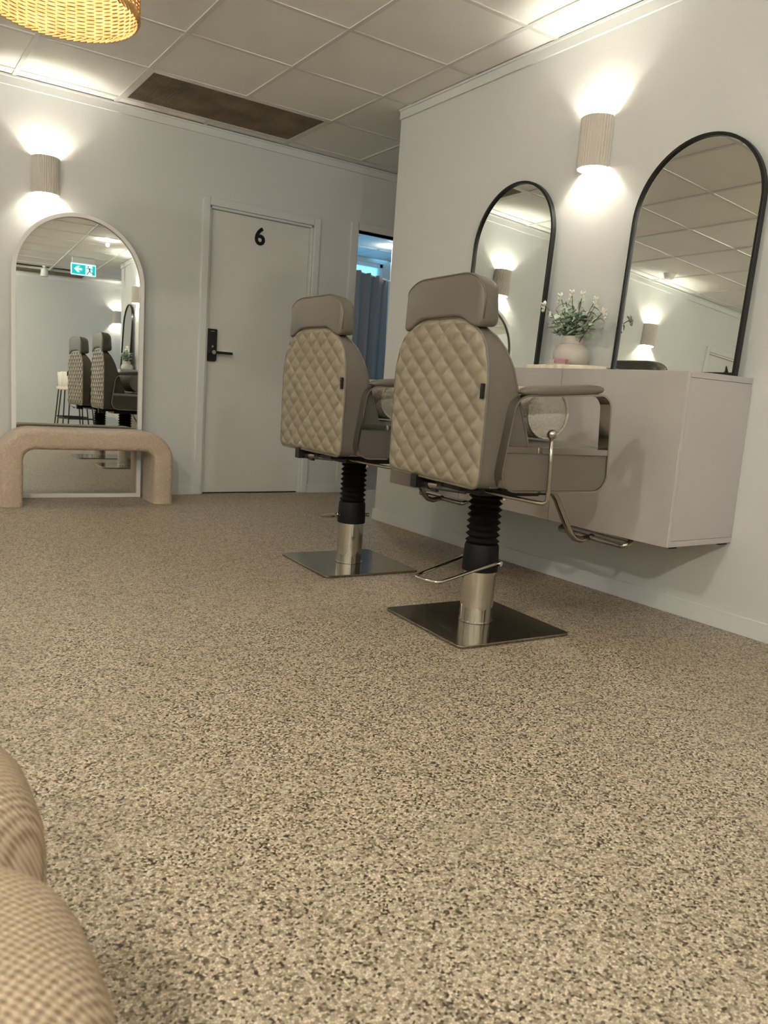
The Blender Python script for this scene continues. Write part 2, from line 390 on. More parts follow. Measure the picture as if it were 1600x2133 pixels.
for i in range(len(xs)-1):
    for j in range(len(ys)-1):
        x0, x1, y0, y1 = xs[i], xs[i+1], ys[j], ys[j+1]
        if abs(x0-2.648) < .01 and YE2 < (y0+y1)/2 < YE: x1 = XR
        cx, cy = (x0+x1)/2, (y0+y1)/2
        if cx > XR and (YE2 < cy < YE-.2 or (cy > YE and cx > XP)): continue
        if is_vent(x0, y0): continue
        key = (round(x1-x0, 3), round(y1-y0, 3))
        if key not in tm:
            hx, hy = key[0]/2-.0115, key[1]/2-.0115
            tm[key] = MB().box((-hx, -hy, 0), (hx, hy, .018)).mesh('ceiling_tile'); tm[key].materials.append(M['tile'])
        obj('ceiling_tile', tm[key], None, ceil, loc=(cx, cy, CZ+.006+random.uniform(-.001, .001)))
# far room ceiling tees
for a in (3.6, 4.2, 4.8, 5.4, 6.0): obj('grid_tee', MB().box((a-.012, YB+.11, CZ), (a+.012, YW, CZ+.06)), M['tee'], ceil)
for b in (6.05, 6.65, 7.25, 7.85, 8.47): obj('grid_tee', MB().box((3.0, b-.012, CZ+.001), (6.45, b+.012, CZ+.06)), M['tee'], ceil)
tmesh = MB().box((-.294, -.294, 0), (.294, .294, .018)).mesh('ceiling_tile'); tmesh.materials.append(M['tile'])
for a in (3.3, 3.9, 4.5, 5.1, 5.7, 6.25):
    for b in (5.75, 6.35, 6.95, 7.55, 8.15, 8.78):
        obj('ceiling_tile', tmesh, None, ceil, loc=(a, b, CZ+.006))

def cornice(name, a, b, n, label):
    # wall angle strip under the ceiling: runs a->b, n = direction into the room
    a, b, n = Vector(a), Vector(b), Vector(n); mb = MB()
    for z0, z1, d in ((CZ-.056, CZ-.003, .012), (CZ-.010, CZ+.002, .022)):
        p = [a, b, b+n*d, a+n*d]; v = [(q.x, q.y, z0) for q in p]+[(q.x, q.y, z1) for q in p]
        mb.add(v, [(0,3,2,1),(4,5,6,7),(0,1,5,4),(1,2,6,5),(2,3,7,6),(3,0,4,7)])
    return struct(obj(name, mb, M['trim'], bevel=.002), label, 'trim')
cornice('trim_1', (XL, YB), (XP, YB), (0, -1), 'white ceiling trim along the back wall')
cornice('trim_2', (XR, YE2), (XR, YE), (-1, 0), 'white ceiling trim along the right wall above the mirrors')
cornice('trim_3', (XL, YF), (XW, YF), (0, 1), 'white ceiling trim along the wall behind the camera')
def base(name, a, b, n, label):
    a, b, n = Vector(a), Vector(b), Vector(n); mb = MB(); d = .014
    p = [a, b, b+n*d, a+n*d]; h = .072
    mb.add([(q.x, q.y, 0) for q in p]+[(a.x, a.y, h), (b.x, b.y, h), (b.x+n.x*d*.6, b.y+n.y*d*.6, h), (a.x+n.x*d*.6, a.y+n.y*d*.6, h)],
        [(0,3,2,1),(4,5,6,7),(0,1,5,4),(1,2,6,5),(2,3,7,6),(3,0,4,7)])
    return struct(obj(name, mb, M['trim'], bevel=.002), label, 'baseboard')
base('baseboard_right', (XR, YE2), (XR, YE+.014), (-1, 0), 'white baseboard along the right wall under the cabinets')
base('baseboard_back', (-2.005, YB), (2.058, YB), (0, -1), 'white baseboard of the back wall behind the bench')
base('baseboard_back', (2.995, YB), (3.262, YB), (0, -1), 'short white baseboard between the numbered door and open doorway')
base('baseboard_rear', (XL, YF), (XW, YF), (0, 1), 'white baseboard of the wall behind the camera')
base('baseboard_left', (XL, YF), (XL, YB), (1, 0), 'white baseboard of the left wall')
# ------------------------------------------------------------------ doors
def text_mesh(ch, size, depth, off):
    cu = bpy.data.curves.new('digit', 'FONT'); cu.body = ch; cu.size = size; cu.extrude = depth; cu.offset = off; cu.align_x = 'CENTER'; cu.align_y = 'CENTER'
    t = bpy.data.objects.new('digit', cu); COL.objects.link(t)
    dg = bpy.context.evaluated_depsgraph_get(); me = bpy.data.meshes.new_from_object(t.evaluated_get(dg))
    bpy.data.objects.remove(t); bpy.data.curves.remove(cu); return me
def architrave(o, x0, x1, top, wd=.055):
    y0, y1 = YB-.016, YB+.02
    for a, b in (((x0-wd, y0, 0), (x0, y1, top+wd)), ((x1, y0, 0), (x1+wd, y1, top+wd)), ((x0, y0, top), (x1, y1, top+wd))):
        obj('architrave', MB().box(a, b), M['trim'], o, bevel=.005)
def jambs(o, x0, x1, top, yd):
    for a, b in (((x0, YB, 0), (x0+.016, yd, top)), ((x1-.016, YB, 0), (x1, yd, top)), ((x0, YB, top-.016), (x1, yd, top))):
        obj('jamb', MB().box(a, b), M['trim'], o, bevel=.003)
def door(name, d, digit, dig_x, hinge_right, label):
    x0, x1, top = d; yl = YB+.030
    o = struct(obj(name, MB().box((x0+.018, yl, .008), (x1-.018, yl+.038, top-.018)), M['door'], bevel=.002), label, 'door')
    architrave(o, x0, x1, top); jambs(o, x0, x1, top, YB+.109)
    for a, b in (((x0+.0165, yl+.042, 0), (x0+.03, yl+.07, top-.02)), ((x1-.03, yl+.042, 0), (x1-.0165, yl+.07, top-.02)), ((x0+.03, yl+.042, top-.03), (x1-.03, yl+.07, top-.017))):
        obj('door_stop', MB().box(a, b), M['trim'], o)
    obj('threshold_gap', MB().box((x0+.018, yl+.004, .0005), (x1-.018, yl+.034, .007)), M['rubber'], o)
    me = text_mesh(digit, .170, .002, .0045); 
    n = obj('door_number', me, M['black'], o, loc=(dig_x, yl-.002, 1.895)); n.rotation_euler = (PI/2, 0, 0)
    s = 1 if hinge_right else -1; lx = (x0+.018+.037) if hinge_right else (x1-.018-.037)
    lk = obj('lock_plate', MB().prism(rounded([(-.036, -.115), (.036, -.115), (.036, .115), (-.036, .115)], [.018, .018, .008, .008]), lambda a, b, d: (lx+a, yl-d, 1.087+b), 0, .024), M['black'], o, smooth=35, bevel=.002)
    obj('lever', MB().prism(rounded([(0, -.010), (s*.132, -.009), (s*.132, .009), (0, .010)] if s > 0 else [(s*.132, -.009), (0, -.010), (0, .010), (s*.132, .009)], .004), lambda a, b, d: (lx+.012*s+a, yl-d, 1.036+b), .05, .064), M['black'], lk, smooth=35)
    obj('lever_hub', MB().tube([(lx, yl-.02, 1.036), (lx, yl-.064, 1.036)], .015, 16), M['nickel'], lk, smooth=40)
    obj('key_cover', MB().tube([(lx+.002, yl-.023, 1.078), (lx+.002, yl-.027, 1.078)], .008, 12), M['nickel'], lk, smooth=40)
    obj('sensor', MB().box((lx-.014, yl-.0255, 1.183), (lx+.014, yl-.0235, 1.187)), M['nickel'], lk)
    return o
door('door_1', D6, '6', 2.513, True, 'white flush door with black number 6 and black keypad lock')
door('door_2', D4, '4', -2.475, False, 'white flush door with black number 4, seen only in a mirror')
fr = struct(obj('door_3', MB().box((DW[0], YB-.016, DW[2]), (DW[1], YB+.115, DW[2]+.055)), M['trim'], bevel=.004), 'open doorway with white frame leading to the curtained room', 'doorway')
for a, b in (((DW[0]-.055, YB-.016, 0), (DW[0]+.012, YB+.115, DW[2]+.055)), ((DW[1]-.012, YB-.016, 0), (DW[1]+.055, YB+.115, DW[2]+.055))):
    obj('jamb', MB().box(a, b), M['trim'], fr, bevel=.004)

# ------------------------------------------------------------------ ceiling fittings
def grille(x0, x1, y0, y1, label):
    o = empty('return_air_grille', ((x0+x1)/2, (y0+y1)/2, CZ)); W, H = (x1-x0)/2, (y1-y0)/2
    tag(o, label, 'vent', 'ceiling grilles')
    for a, b in (((-W, -H, 0), (W, -H+.022, .014)), ((-W, H-.022, 0), (W, H, .014)), ((-W, -H+.022, 0), (-W+.022, H-.022, .014)), ((W-.022, -H+.022, 0), (W, H-.022, .014))):
        obj('frame', MB().box(a, b), M['tee'], o)
    mb = MB(); n = 96
    for i in range(n):
        xx = -W+.024+(2*W-.048)*(i+.5)/n; mb.box((xx-.0009, -H+.022, .003), (xx+.0009, H-.022, .014))
    s = obj('grille_blades', mb, M['grille'], o); s['kind'] = 'stuff'
    mb = MB(); n = 46
    for i in range(n):
        yy = -H+.024+(2*H-.048)*(i+.5)/n; mb.box((-W+.022, yy-.0009, .003), (W-.022, yy+.0009, .014))
    s = obj('grille_bars', mb, M['grille'], o); s['kind'] = 'stuff'
    obj('backing', MB().box((-W+.02, -H+.02, .030), (W-.02, H-.02, .034)), M['grille_dark'], o)
    return o
grille(1.463, 2.636, 4.811, 5.393, 'long dusty brown air return grille in the ceiling above the door')
grille(1.463, 2.636, ys[1]+.012, ys[2]-.012, 'dark ceiling grille near the wall behind the camera, seen in floor mirror')
def downlight(x, y, label, power=0):
    o = empty('downlight', (x, y, CZ+.005)); tag(o, label, 'light', 'ceiling downlights')
    obj('rim', MB().lathe([(.032, .0), (.046, -.004), (.048, 0), (.048, .003), (.032, .003)], 28), M['white_plastic'], o, smooth=50)
    obj('diffuser', MB().lathe([(.0005, .001), (.033, .001)], 24), M['bulb'] if power else M['white_plastic'], o)
    if power:
        point_light(o, (0, 0, -.06), power, .05 if power > 2 else .02, (1.0, .97, .85), 'downlight_lamp')
    return o
downlight(-.552, 5.15, 'small round downlight beside the smoke detector, seen in black mirror')
downlight(2.311, .397, 'round ceiling downlight seen in the arched floor mirror', DOWN_W*.03)
downlight(5.38, 8.15, 'small round downlight in the ceiling of the far room', DOWN_W*.03)
downlight(3.9, 6.6, 'added fill downlight just inside the far room, hidden by the door head', DOWN_W*.2)  # extra lamp out of view, added to brighten and warm the curtain
for dx, dy, pw, lb in ((.85, .95, .07, 'added unseen fill downlight above the floor in front of the camera'), (-1.05, .95, .68, 'added unseen fill downlight over the open floor left of the camera'),  # made-up downlights out of view, the main ambient fill of the room
                   (.55, -1.45, .65, 'added unseen fill downlight behind the camera'), (-1.25, -1.45, 1.45, 'added unseen fill downlight behind and left of the camera'),
                   (-.75, 3.20, .35, 'added unseen fill downlight left of the rattan pendant')):
    downlight(dx, dy, lb, DOWN_W*pw)
o = empty('smoke_detector', (-.809, 5.20, CZ+.006)); tag(o, 'white round smoke detector on the ceiling, seen in black mirror', 'smoke detector')
obj('base', MB().lathe([(.0005, 0), (.058, 0), (.058, -.014), (.05, -.016)], 28), M['white_plastic'], o, smooth=40)
obj('sensor_head', MB().lathe([(.05, -.016), (.047, -.038), (.036, -.048), (.0005, -.05)], 28), M['white_plastic'], o, smooth=40)
o = empty('ceiling_spotlight', (1.92, -2.62, CZ)); tag(o, 'small white spotlight hanging from the ceiling, seen in floor mirror', 'spotlight')
obj('mount', MB().lathe([(.0005, 0), (.03, 0), (.03, -.02), (.012, -.024), (.012, -.05)], 20), M['white_plastic'], o, smooth=40)
obj('lamp_head', MB().lathe([(.0005, -.05), (.05, -.05), (.06, -.16), (.052, -.163), (.0005, -.15)], 24), M['white_plastic'], o, smooth=40)

# exit sign (faces the back wall)
def exit_sign():
    o = empty('exit_sign', (2.29, -1.30, 2.31)); tag(o, 'green and white running man exit sign hanging from the ceiling', 'sign')
    W = .17; H = .165
    obj('housing', MB().box((-W, -.03, 0), (W, 0, H)), M['white_plastic'], o, bevel=.006)
    obj('mount', MB().box((-W*.9, -.04, H), (W*.9, .01, CZ-2.31)), M['white_plastic'], o, bevel=.004)
    fn = lambda a, b, d: (a, d, b)
    obj('light_panel', MB().prism(rounded([(-W+.002, .002), (W-.002, .002), (W-.002, H-.002), (-W+.002, H-.002)], .006), fn, .0, .004), M['sign_white'], o)
    obj('green_field', MB().box((-W+.012, .004, .014), (W-.010, .006, H-.018)), M['sign_green'], o)
    obj('arrow', MB().prism([(-.128, .085), (-.082, .128), (-.047, .128), (-.078, .099), (-.020, .099), (-.020, .071), (-.078, .071), (-.047, .040), (-.082, .040)], fn, .006, .008), M['sign_white'], o)
    d = obj('door_symbol', MB().prism([(.026, .014), (.118, .014), (.118, H-.018), (.026, H-.018)], fn, .006, .008), M['sign_white'], o)
    mb = MB(); mb.tube([(.062, .008, .128), (.062, .012, .128)], .010, 14)
    for pts, r in (([(.075, .105), (.085, .078)], .011), ([(.078, .11), (.045, .104), (.038, .092)], .0055), ([(.08, .108), (.105, .1), (.112, .085)], .0055),
                   ([(.084, .078), (.066, .05), (.052, .028), (.044, .02)], .0065), ([(.086, .078), (.094, .05), (.124, .046), (.134, .03)], .0065)):
        mb.tube([(a, .0095, b) for a, b in pts], r, 6, flat=1)
    v = [(x, min(max(y, .008), .0105), z) for x, y, z in mb.v]; mb.v = v
    obj('running_figure', mb, M['sign_dark'], o)
exit_sign()

# ------------------------------------------------------------------ sconces
def build_sconce():
    o = empty('wall_sconce')                       # local: wall plane y=0, sticks out to -y, centre z=0
    R, H, n = .080, .110, 20
    prof = []
    for i in range(n*4+1):
        a = PI*i/(n*4); r = R+.0016*math.cos(a*n*2)
        prof.append((r*math.cos(a), -.006-r*math.sin(a)*1.06))
    inner = [((R-.006)*math.cos(PI*i/24), -.006-(R-.006)*1.06*math.sin(PI*i/24)) for i in range(25)]
    mb = MB(); no, ni = len(prof), len(inner)
    outl = prof+inner[::-1]; m = len(outl)
    vs = [(a, b, -H) for a, b in outl]+[(a, b, H) for a, b in outl]
    fs = [(i, (i+1) % m, (i+1) % m+m, i+m) for i in range(m)]
    for k, flip in ((0, 0), (m, 1)):               # rims as quads/tris between outer and inner arcs
        for i in range(no-1):
            j0 = int(round(i*(ni-1)/(no-1))); j1 = int(round((i+1)*(ni-1)/(no-1)))
            A, B, C_, D = k+i, k+i+1, k+no+(ni-1-j1), k+no+(ni-1-j0)
            fs.append((A, B, C_, D) if j0 != j1 else (A, B, C_))
    mb.add(vs, fs)
    obj('fluted_shade', mb, M['shade'], o, smooth=50)
    obj('back_plate', MB().box((-R+.002, -.006, -H+.004), (R-.002, 0, H-.004)), M['white_plastic'], o)
    obj('lamp_holder', MB().box((-.022, -.06, -.016), (.022, -.006, .016)), M['white_plastic'], o, bevel=.003)
    for s_ in (1, -1): point_light(o, (0, -.036, .045*s_), SCONCE_W, .012)
    return o
sc0 = build_sconce()
SC = [((1.035, YB, 2.018), 0, 'fluted half-round wall sconce above the arched floor mirror'),
      ((XR, 2.665, 2.018), -PI/2, 'fluted half-round wall sconce between the two black-framed mirrors'),
      ((-1.03, YB, 2.018), 0, 'wall sconce on the back wall, seen in the near black-framed mirror'),
      ((3.25, YF, 1.985), PI, 'wall sconce behind the camera, seen right of centre in floor mirror'),
      ((1.18, YF, 1.985), PI, 'wall sconce behind the camera whose glow edges the floor mirror'),
      ((-.89, YF, 1.985), PI, 'added unseen wall sconce behind the camera, left of the floor mirror view'),  # unseen rear pair, added to lift the ambient light
      ((-2.6, YF, 1.985), PI, 'added unseen wall sconce behind the camera near the left wall'),
      ((XL, -2.2, 2.018), PI/2, 'added unseen wall sconce on the left wall, farthest behind the camera'),  # whole left wall set is added for ceiling and room fill, unseen
      ((XL, .0, 2.018), PI/2, 'added unseen wall sconce on the left wall, level with the camera'),
      ((XL, 2.1, 2.018), PI/2, 'added unseen wall sconce on the left wall, second from the back wall'),
      ((XL, 4.2, 2.018), PI/2, 'added unseen wall sconce on the left wall, nearest the back wall'),
      ((XR, -.35, 2.018), -PI/2, 'wall sconce on the right wall behind camera, at floor mirror edge')]
for i, (p, rz, lb) in enumerate(SC):
    s = sc0 if i == 0 else copy_tree(sc0)
    s.location = p; s.rotation_euler = (0, 0, rz); tag(s, lb, 'wall light', 'fluted wall sconces')

# ------------------------------------------------------------------ rattan pendants
def build_pendant():
    o = empty('rattan_pendant')                    # origin at the rim centre, z up
    Hh = .30; ns = 46
    prof = lambda z: interp([(0, .250), (.06, .252), (.14, .244), (.22, .225), (.28, .195), (.30, .17)], z)
    mb = MB()
    rows = 48; n = ns*4
    for k in range(rows):
        z = .006+Hh*k/rows; r0 = prof(z)
        pts = []
        for i in range(n):
            a = 2*PI*i/n; off = .0035*math.cos(ns*a/1.0*.5*2/2+PI*k)
            rr = r0+off; pts.append((rr*math.cos(a), rr*math.sin(a), z+.0006*math.sin(3*a+k)))
        mb.tube(pts, .0031, 5, closed=True)
    s = obj('woven_strands', mb, M['rattan'], o, smooth=80); s['kind'] = 'stuff'
    mb = MB()
    for i in range(ns):
        a = 2*PI*(i+.5)/ns
        mb.tube([(prof(z)*math.cos(a), prof(z)*math.sin(a), z) for z in (0, .06, .12, .18, .24, .28, .30)], .0034, 5)
    s = obj('stakes', mb, M['rattan'], o, smooth=80); s['kind'] = 'stuff'
    mb = MB()
    for i in range(64):
        a = 2*PI*i/64; b = a+.21; r1, r2 = .253, .247
        mb.tube([(r1*math.cos(a), r1*math.sin(a), .010), (r2*math.cos((a+b)/2)*1.025, r2*math.sin((a+b)/2)*1.025, -.003), (r2*math.cos(b), r2*math.sin(b), -.012)], [.0045, .005, .0035], 5)
    s = obj('braided_rim', mb, M['rattan'], o, smooth=80); s['kind'] = 'stuff'
    for k in range(3):
        a = 2*PI*k/3; obj('top_spoke', MB().tube([(.172*math.cos(a), .172*math.sin(a), .298), (0, 0, .302)], .003, 6), M['white_plastic'], o)
    obj('top_ring', MB().tube([(.171*math.cos(2*PI*i/40), .171*math.sin(2*PI*i/40), .303) for i in range(40)], .005, 6, closed=True), M['rattan'], o, smooth=80)
    obj('cable', MB().tube([(0, 0, .30), (0, 0, (CZ-1.90)/.879+.005)], .004, 8), M['white_plastic'], o)
    obj('canopy', MB().lathe([(.0005, (CZ-1.90)/.879-.02), (.045, (CZ-1.90)/.879-.02), (.05, (CZ-1.90)/.879), (.0005, (CZ-1.90)/.879)], 24), M['white_plastic'], o, smooth=40)
    obj('lamp_socket', MB().lathe([(.0005, .20), (.02, .20), (.02, .30), (.0005, .30)], 16), M['white_plastic'], o, smooth=40)
    obj('bulb', MB().lathe([(.012, .20), (.02, .18), (.030, .155), (.026, .13), (.012, .115), (.0005, .112)], 20), M['bulb'], o, smooth=180)
    point_light(o, (0, 0, .100), PENDANT_W, .03, (1.0, .88, .66))
    return o
pd = build_pendant(); pd.location = (.544, 2.685, 1.90); pd.scale = (.879, .879, .879)
tag(pd, 'woven rattan pendant lamp glowing near the upper left corner', 'lamp')

# ------------------------------------------------------------------ arched mirrors
def arch(w, h, seg=32, z0=0):
    r = w/2; pts = [(-r, z0), (r, z0)]
    pts += [(r*math.cos(PI*i/seg), h-r+r*math.sin(PI*i/seg)) for i in range(seg+1)]
    return pts
def arched_mirror(name, w, h, fw, fd, m, normal, loc, label, group=None):
    o = empty(name, loc)
    fn = lambda a, b, d: (a, -d, b)                # faces local -y
    obj('frame', MB().band(arch(w, h), fn, fw, 0, fd), m, o, smooth=40, bevel=.0015)
    obj('mirror_glass', MB().prism(offset2d(arch(w, h), -fw*.9), fn, fd*.35, fd*.55), M['mirror'], o)
    obj('backing_board', MB().prism(offset2d(arch(w, h), -fw*.6), fn, .001, fd*.33), M['white_plastic'], o)
    # orientation: local -y -> normal, local z tilts with it
    nn = Vector(normal).normalized(); yv = -nn; xv = yv.cross(Vector((0, 0, 1))).normalized(); zv = xv.cross(yv)
    R = Matrix((xv, yv, zv)).transposed()
    o.rotation_euler = R.to_euler()
    return tag(o, label, 'mirror', group)
def nrm_back(t, a):
    t, a = math.radians(t), math.radians(a); return (math.sin(a)*math.cos(t), -math.cos(a)*math.cos(t), math.sin(t))
def nrm_right(t, a):
    t, a = math.radians(t), math.radians(a); return (-math.cos(t)*math.cos(a), math.cos(t)*math.sin(a), math.sin(t))
arched_mirror('floor_mirror', .812, 1.822, .026, .035, M['whiteframe'], nrm_back(.54, -2.13), (1.236, 5.466, .001), 'tall arched floor mirror in a white frame behind the bench')
arched_mirror('wall_mirror', .606, .945, .013, .024, M['black'], nrm_right(2.55, 1.66), (2.800, 3.145, .989), 'arched black-framed mirror farther from the camera, behind the chairs', 'black arched mirrors')
arched_mirror('wall_mirror', .606, .948, .013, .024, M['black'], nrm_right(3.05, .89), (2.800, 2.084, .989), 'arched black-framed mirror nearest the camera at the right edge', 'black arched mirrors')

# ------------------------------------------------------------------ floating cabinets
def cabinet(y0, y1, label):
    o = empty('wall_cabinet', ((2.455+XR)/2, (y0+y1)/2, .348)); X0, X1 = 2.473-(2.455+XR)/2, XR-.001-(2.455+XR)/2
    h = (y1-y0)/2-.0008; Z = .640; t = .022
    obj('top_panel', MB().box((X0, -h, Z-t), (X1, h, Z)), M['matt_white'], o, bevel=.0012)
    obj('bottom_panel', MB().box((X0, -h, 0), (X1, h, t)), M['matt_white'], o, bevel=.0012)
    for s in (-1, 1):
        a, b = sorted((s*h, s*(h-.018))); e = .0006*s
        obj('side_panel', MB().box((X0, a-e, t+.001), (X1-.002, b-e, Z-t-.001)), M['matt_white'], o, bevel=.0012)
    obj('back_panel', MB().box((X1-.01, -h+.019, t), (X1-.004, h-.019, Z-t)), M['matt_white'], o)
    obj('door', MB().box((X0-.018, -h+.0008, -.001), (X0-.0015, h-.0008, Z-.001)), M['gloss'], o, bevel=.0015)
    obj('wall_bracket', MB().box((X0+.005, -h+.004, -.006), (X0+.045, -h+.03, 0)), M['rubber'], o)
    obj('wall_bracket', MB().box((X1-.07, -h+.004, -.006), (X1-.02, -h+.03, 0)), M['rubber'], o)
    return tag(o, label, 'cabinet', 'floating white cabinets')
cabinet(1.752, 2.358, 'floating glossy white cabinet nearest the camera, with visible side panel')
cabinet(2.358, 2.962, 'middle floating glossy white cabinet, directly behind the front chair')
cabinet(2.962, 3.566, 'farthest floating glossy white cabinet, beside the rear chair')

cabinet(-1.255, -.652, 'floating white cabinet behind the camera, farthest from the chairs')
cabinet(-.652, -.048, 'floating white cabinet behind the camera, under the second vase')
cabinet(-.048, .556, 'floating white cabinet right of the camera, its top edge in floor mirror')
arched_mirror('wall_mirror', .606, .945, .013, .024, M['black'], nrm_right(2.8, 0), (2.800, -.820, .989), 'arched black-framed mirror behind the camera, seen in the floor mirror', 'black arched mirrors')
# things on the cabinets
CT = .988
tr = MB().prism(rounded([(2.655, 2.785), (2.615, 2.53), (2.64, 2.40), (2.72, 2.355), (2.80, 2.40), (2.835, 2.52), (2.835, 2.70), (2.79, 2.79)], .008, 3), lambda a, b, d: (a, b, d), CT+.0005, CT+.026)
tag(obj('marble_tray', tr, M['marble'], smooth=40, bevel=.003), 'veined cream marble slab under the vase on the white cabinet', 'tray')
VX, VY, VZ = 2.745, 2.590, CT+.0265
v = empty('vase', (VX, VY, VZ)); tag(v, 'pale pink ceramic vase with wide body on the marble slab', 'vase')
obj('vase_body', MB().lathe([(.0005, 0), (.055, 0), (.072, .012), (.084, .035), (.084, .06), (.074, .082), (.054, .096), (.0465, .100), (.0465, .125), (.050, .132), (.047, .134), (.042, .126), (.042, .1), (.0005, .095)], 40), M['vase'], v, smooth=60)
obj('shoulder_band', MB().lathe([(.0545, .0955), (.056, .0985), (.0525, .0995)], 40), M['vase'], v, smooth=60)
cd = empty('card_holder', (2.650, 2.575, CT+.0265), 0.12); tag(cd, 'small pink and grey card holder in front of the vase', 'card holder')
obj('stand', MB().box((-.018, -.05, 0), (.018, .05, .006)).box((.012, -.05, .006), (.018, .05, .026)), M['acrylic'], cd, bevel=.001)
obj('cards', MB().box((-.012, -.045, .006), (.011, .012, .024)), M['pink_card'], cd, bevel=.001)
obj('cards', MB().box((-.012, .016, .006), (.011, .045, .022)), M['acrylic'], cd, bevel=.001)

# eucalyptus bunch: stems with leaves and bud clusters
def leaf_mesh(l, wd, cup):
    mb = MB(); rows = 6; vs = []; fs = []
    for j in range(rows+1):
        t = j/rows; ww = wd*math.sin(PI*min(1, .08+t*.92))**.8*(1-.25*t)
        zc = cup*t*t*l
        for u in (-1, -.5, 0, .5, 1): vs.append((l*t, u*ww/2, zc+abs(u)*.12*wd))
    for j in range(rows):
        for i in range(4): fs.append((j*5+i, j*5+i+1, (j+1)*5+i+1, (j+1)*5+i))
    mb.add(vs, fs)
    bottom = [(x, y, z-.0006) for x, y, z in vs]; mb.add(bottom, [tuple(reversed(f)) for f in fs])
    return mb.mesh('leaf', 180)
bunch = empty('eucalyptus_bunch', (VX, VY, VZ+.095)); tag(bunch, 'spray of grey-green eucalyptus leaves with cream buds in the vase', 'plant')
LM = [leaf_mesh(.050, .034, -.3), leaf_mesh(.044, .032, .15), leaf_mesh(.052, .018, -.6)]
for me in LM: me.materials.append(M['leaf'])
budm = MB()
for k in range(6):
    a = 2*PI*k/6; budm.tube([(0, 0, -.004), (.007*math.cos(a), .007*math.sin(a), .004+.004*(k % 3)), (.010*math.cos(a), .010*math.sin(a), .013+.005*(k % 2))], [.0015, .004, .0012], 6)
budm = budm.mesh('bud', 180); budm.materials.append(M['flower'])
# stem tips relative to the vase mouth (x, y, z)
rnd = random.Random(11)
def place_leaf(parent, p, az, el, me, s, roll=0):
    l = obj('leaf', me, None, parent, loc=p); l.rotation_mode = 'ZYX'; l.rotation_euler = (roll, -el, az); l.scale = (s, s, s)
TIPS = [((-.02, .180, .185), 4, 1), ((-.03, .075, .215), 5, 1), ((-.01, .025, .228), 6, 1), ((.01, -.018, .222), 6, 1), ((-.01, -.115, .190), 6, 1), ((-.03, -.185, .135), 4, 1),
        ((-.07, .055, .15), 6, 0), ((-.06, -.075, .15), 6, 0), ((.04, .07, .16), 6, 0), ((.04, -.07, .17), 5, 0), ((-.075, .0, .13), 5, 0), ((-.02, -.12, .12), 5, 0), ((-.03, .11, .11), 5, 0), ((-.05, .02, .19), 5, 0)]
for ti, (tip, nl, bud) in enumerate(TIPS):
    T = Vector(tip); st = Vector((T.x*.12, T.y*.12, -.02)); mid = Vector((T.x*.42, T.y*.42, T.z*.52))
    pts = []
    for k in range(9):
        t = k/8; pts.append(st*(1-t)**2+mid*2*t*(1-t)+T*t*t)
    stem = obj('stem', MB().tube(pts, [.0022]*5+[.0017]*4, 6), M['stem'], bunch, smooth=80)
    for k in range(nl):
        t = .30+.62*(k+.5)/nl; p = st*(1-t)**2+mid*2*t*(1-t)+T*t*t
        a0 = rnd.uniform(0, 2*PI)
        for sgn in (0, PI):
            place_leaf(stem, p, a0+sgn+rnd.uniform(-.4, .4), rnd.uniform(-.35, .7), LM[2] if (bud and t > .75) else LM[rnd.randrange(2)], rnd.uniform(.75, 1.15)*(.7 if bud and t > .7 else 1), rnd.uniform(-.5, .5))
    if bud:
        for q, sc_ in ((0, 1.15), (.014, .95), (.028, .7)):
            b = obj('bud_cluster', budm, None, stem, loc=T+Vector((0, -q*.4 if T.y < 0 else q*.4, -q))); b.scale = (sc_, sc_, sc_); b.rotation_euler = (T.y*-3, T.x*3, rnd.uniform(0, 3))

v2 = copy_tree(v); v2.location.y = -.46; v2.location.z = CT+.0005; v2['label'] = 'pale vase on the cabinet behind the camera, seen in floor mirror'
b2 = copy_tree(bunch); b2.location.y = -.46; b2.location.z = CT+.0005+.095; b2['label'] = 'eucalyptus spray behind the camera, seen in the floor mirror'
for o_ in (v, v2): o_['group'] = 'vases'
for o_ in (bunch, b2): o_['group'] = 'eucalyptus sprays'
# ------------------------------------------------------------------ bench
def bench():
    W0, W1, Ht, D0, D1, th = .716, 1.766, .474, 5.105, 5.385, .128
    cx = (W0+W1)/2; hw = (W1-W0)/2
    h = hw-th/2; zt = Ht-th/2; r = .13
    path = [(-h, 0), (-h, .08), (-h, .16)]
    for k in range(0, 13):
        a = PI-PI/2*k/12; path.append((-h+r+r*math.cos(a), zt-r+r*math.sin(a)))
    for k in range(1, 8): path.append((-h+r+(2*h-2*r)*k/8, zt))
    for k in range(0, 13):
        a = PI/2-PI/2*k/12; path.append((h-r+r*math.cos(a), zt-r+r*math.sin(a)))
    path += [(h, .16), (h, .08), (h, 0)]
    dy = (D1-D0)/2; cs = rounded([(-th/2, -dy), (th/2, -dy), (th/2, dy), (-th/2, dy)], .034, 6)
    secs = []
    for i, p in enumerate(path):
        a = Vector(path[max(i-1, 0)]); b = Vector(path[min(i+1, len(path)-1)]); t = (b-a).normalized(); n = Vector((-t.y, t.x))
        s = 1.0
        secs.append([(p[0]+n.x*u*s, v_, p[1]+n.y*u*s) for u, v_ in cs])
    o = empty('bench', (cx, (D0+D1)/2, 0)); tag(o, 'pale pink boucle waterfall bench in front of the arched mirror', 'bench')
    obj('upholstery', MB().loft(secs), M['boucle'], o, smooth=60)
    for s in (-1, 1): obj('glide', MB().box((s*h-.03, -dy+.04, 0), (s*h+.03, dy-.04, .003)), M['rubber'], o)
bench()

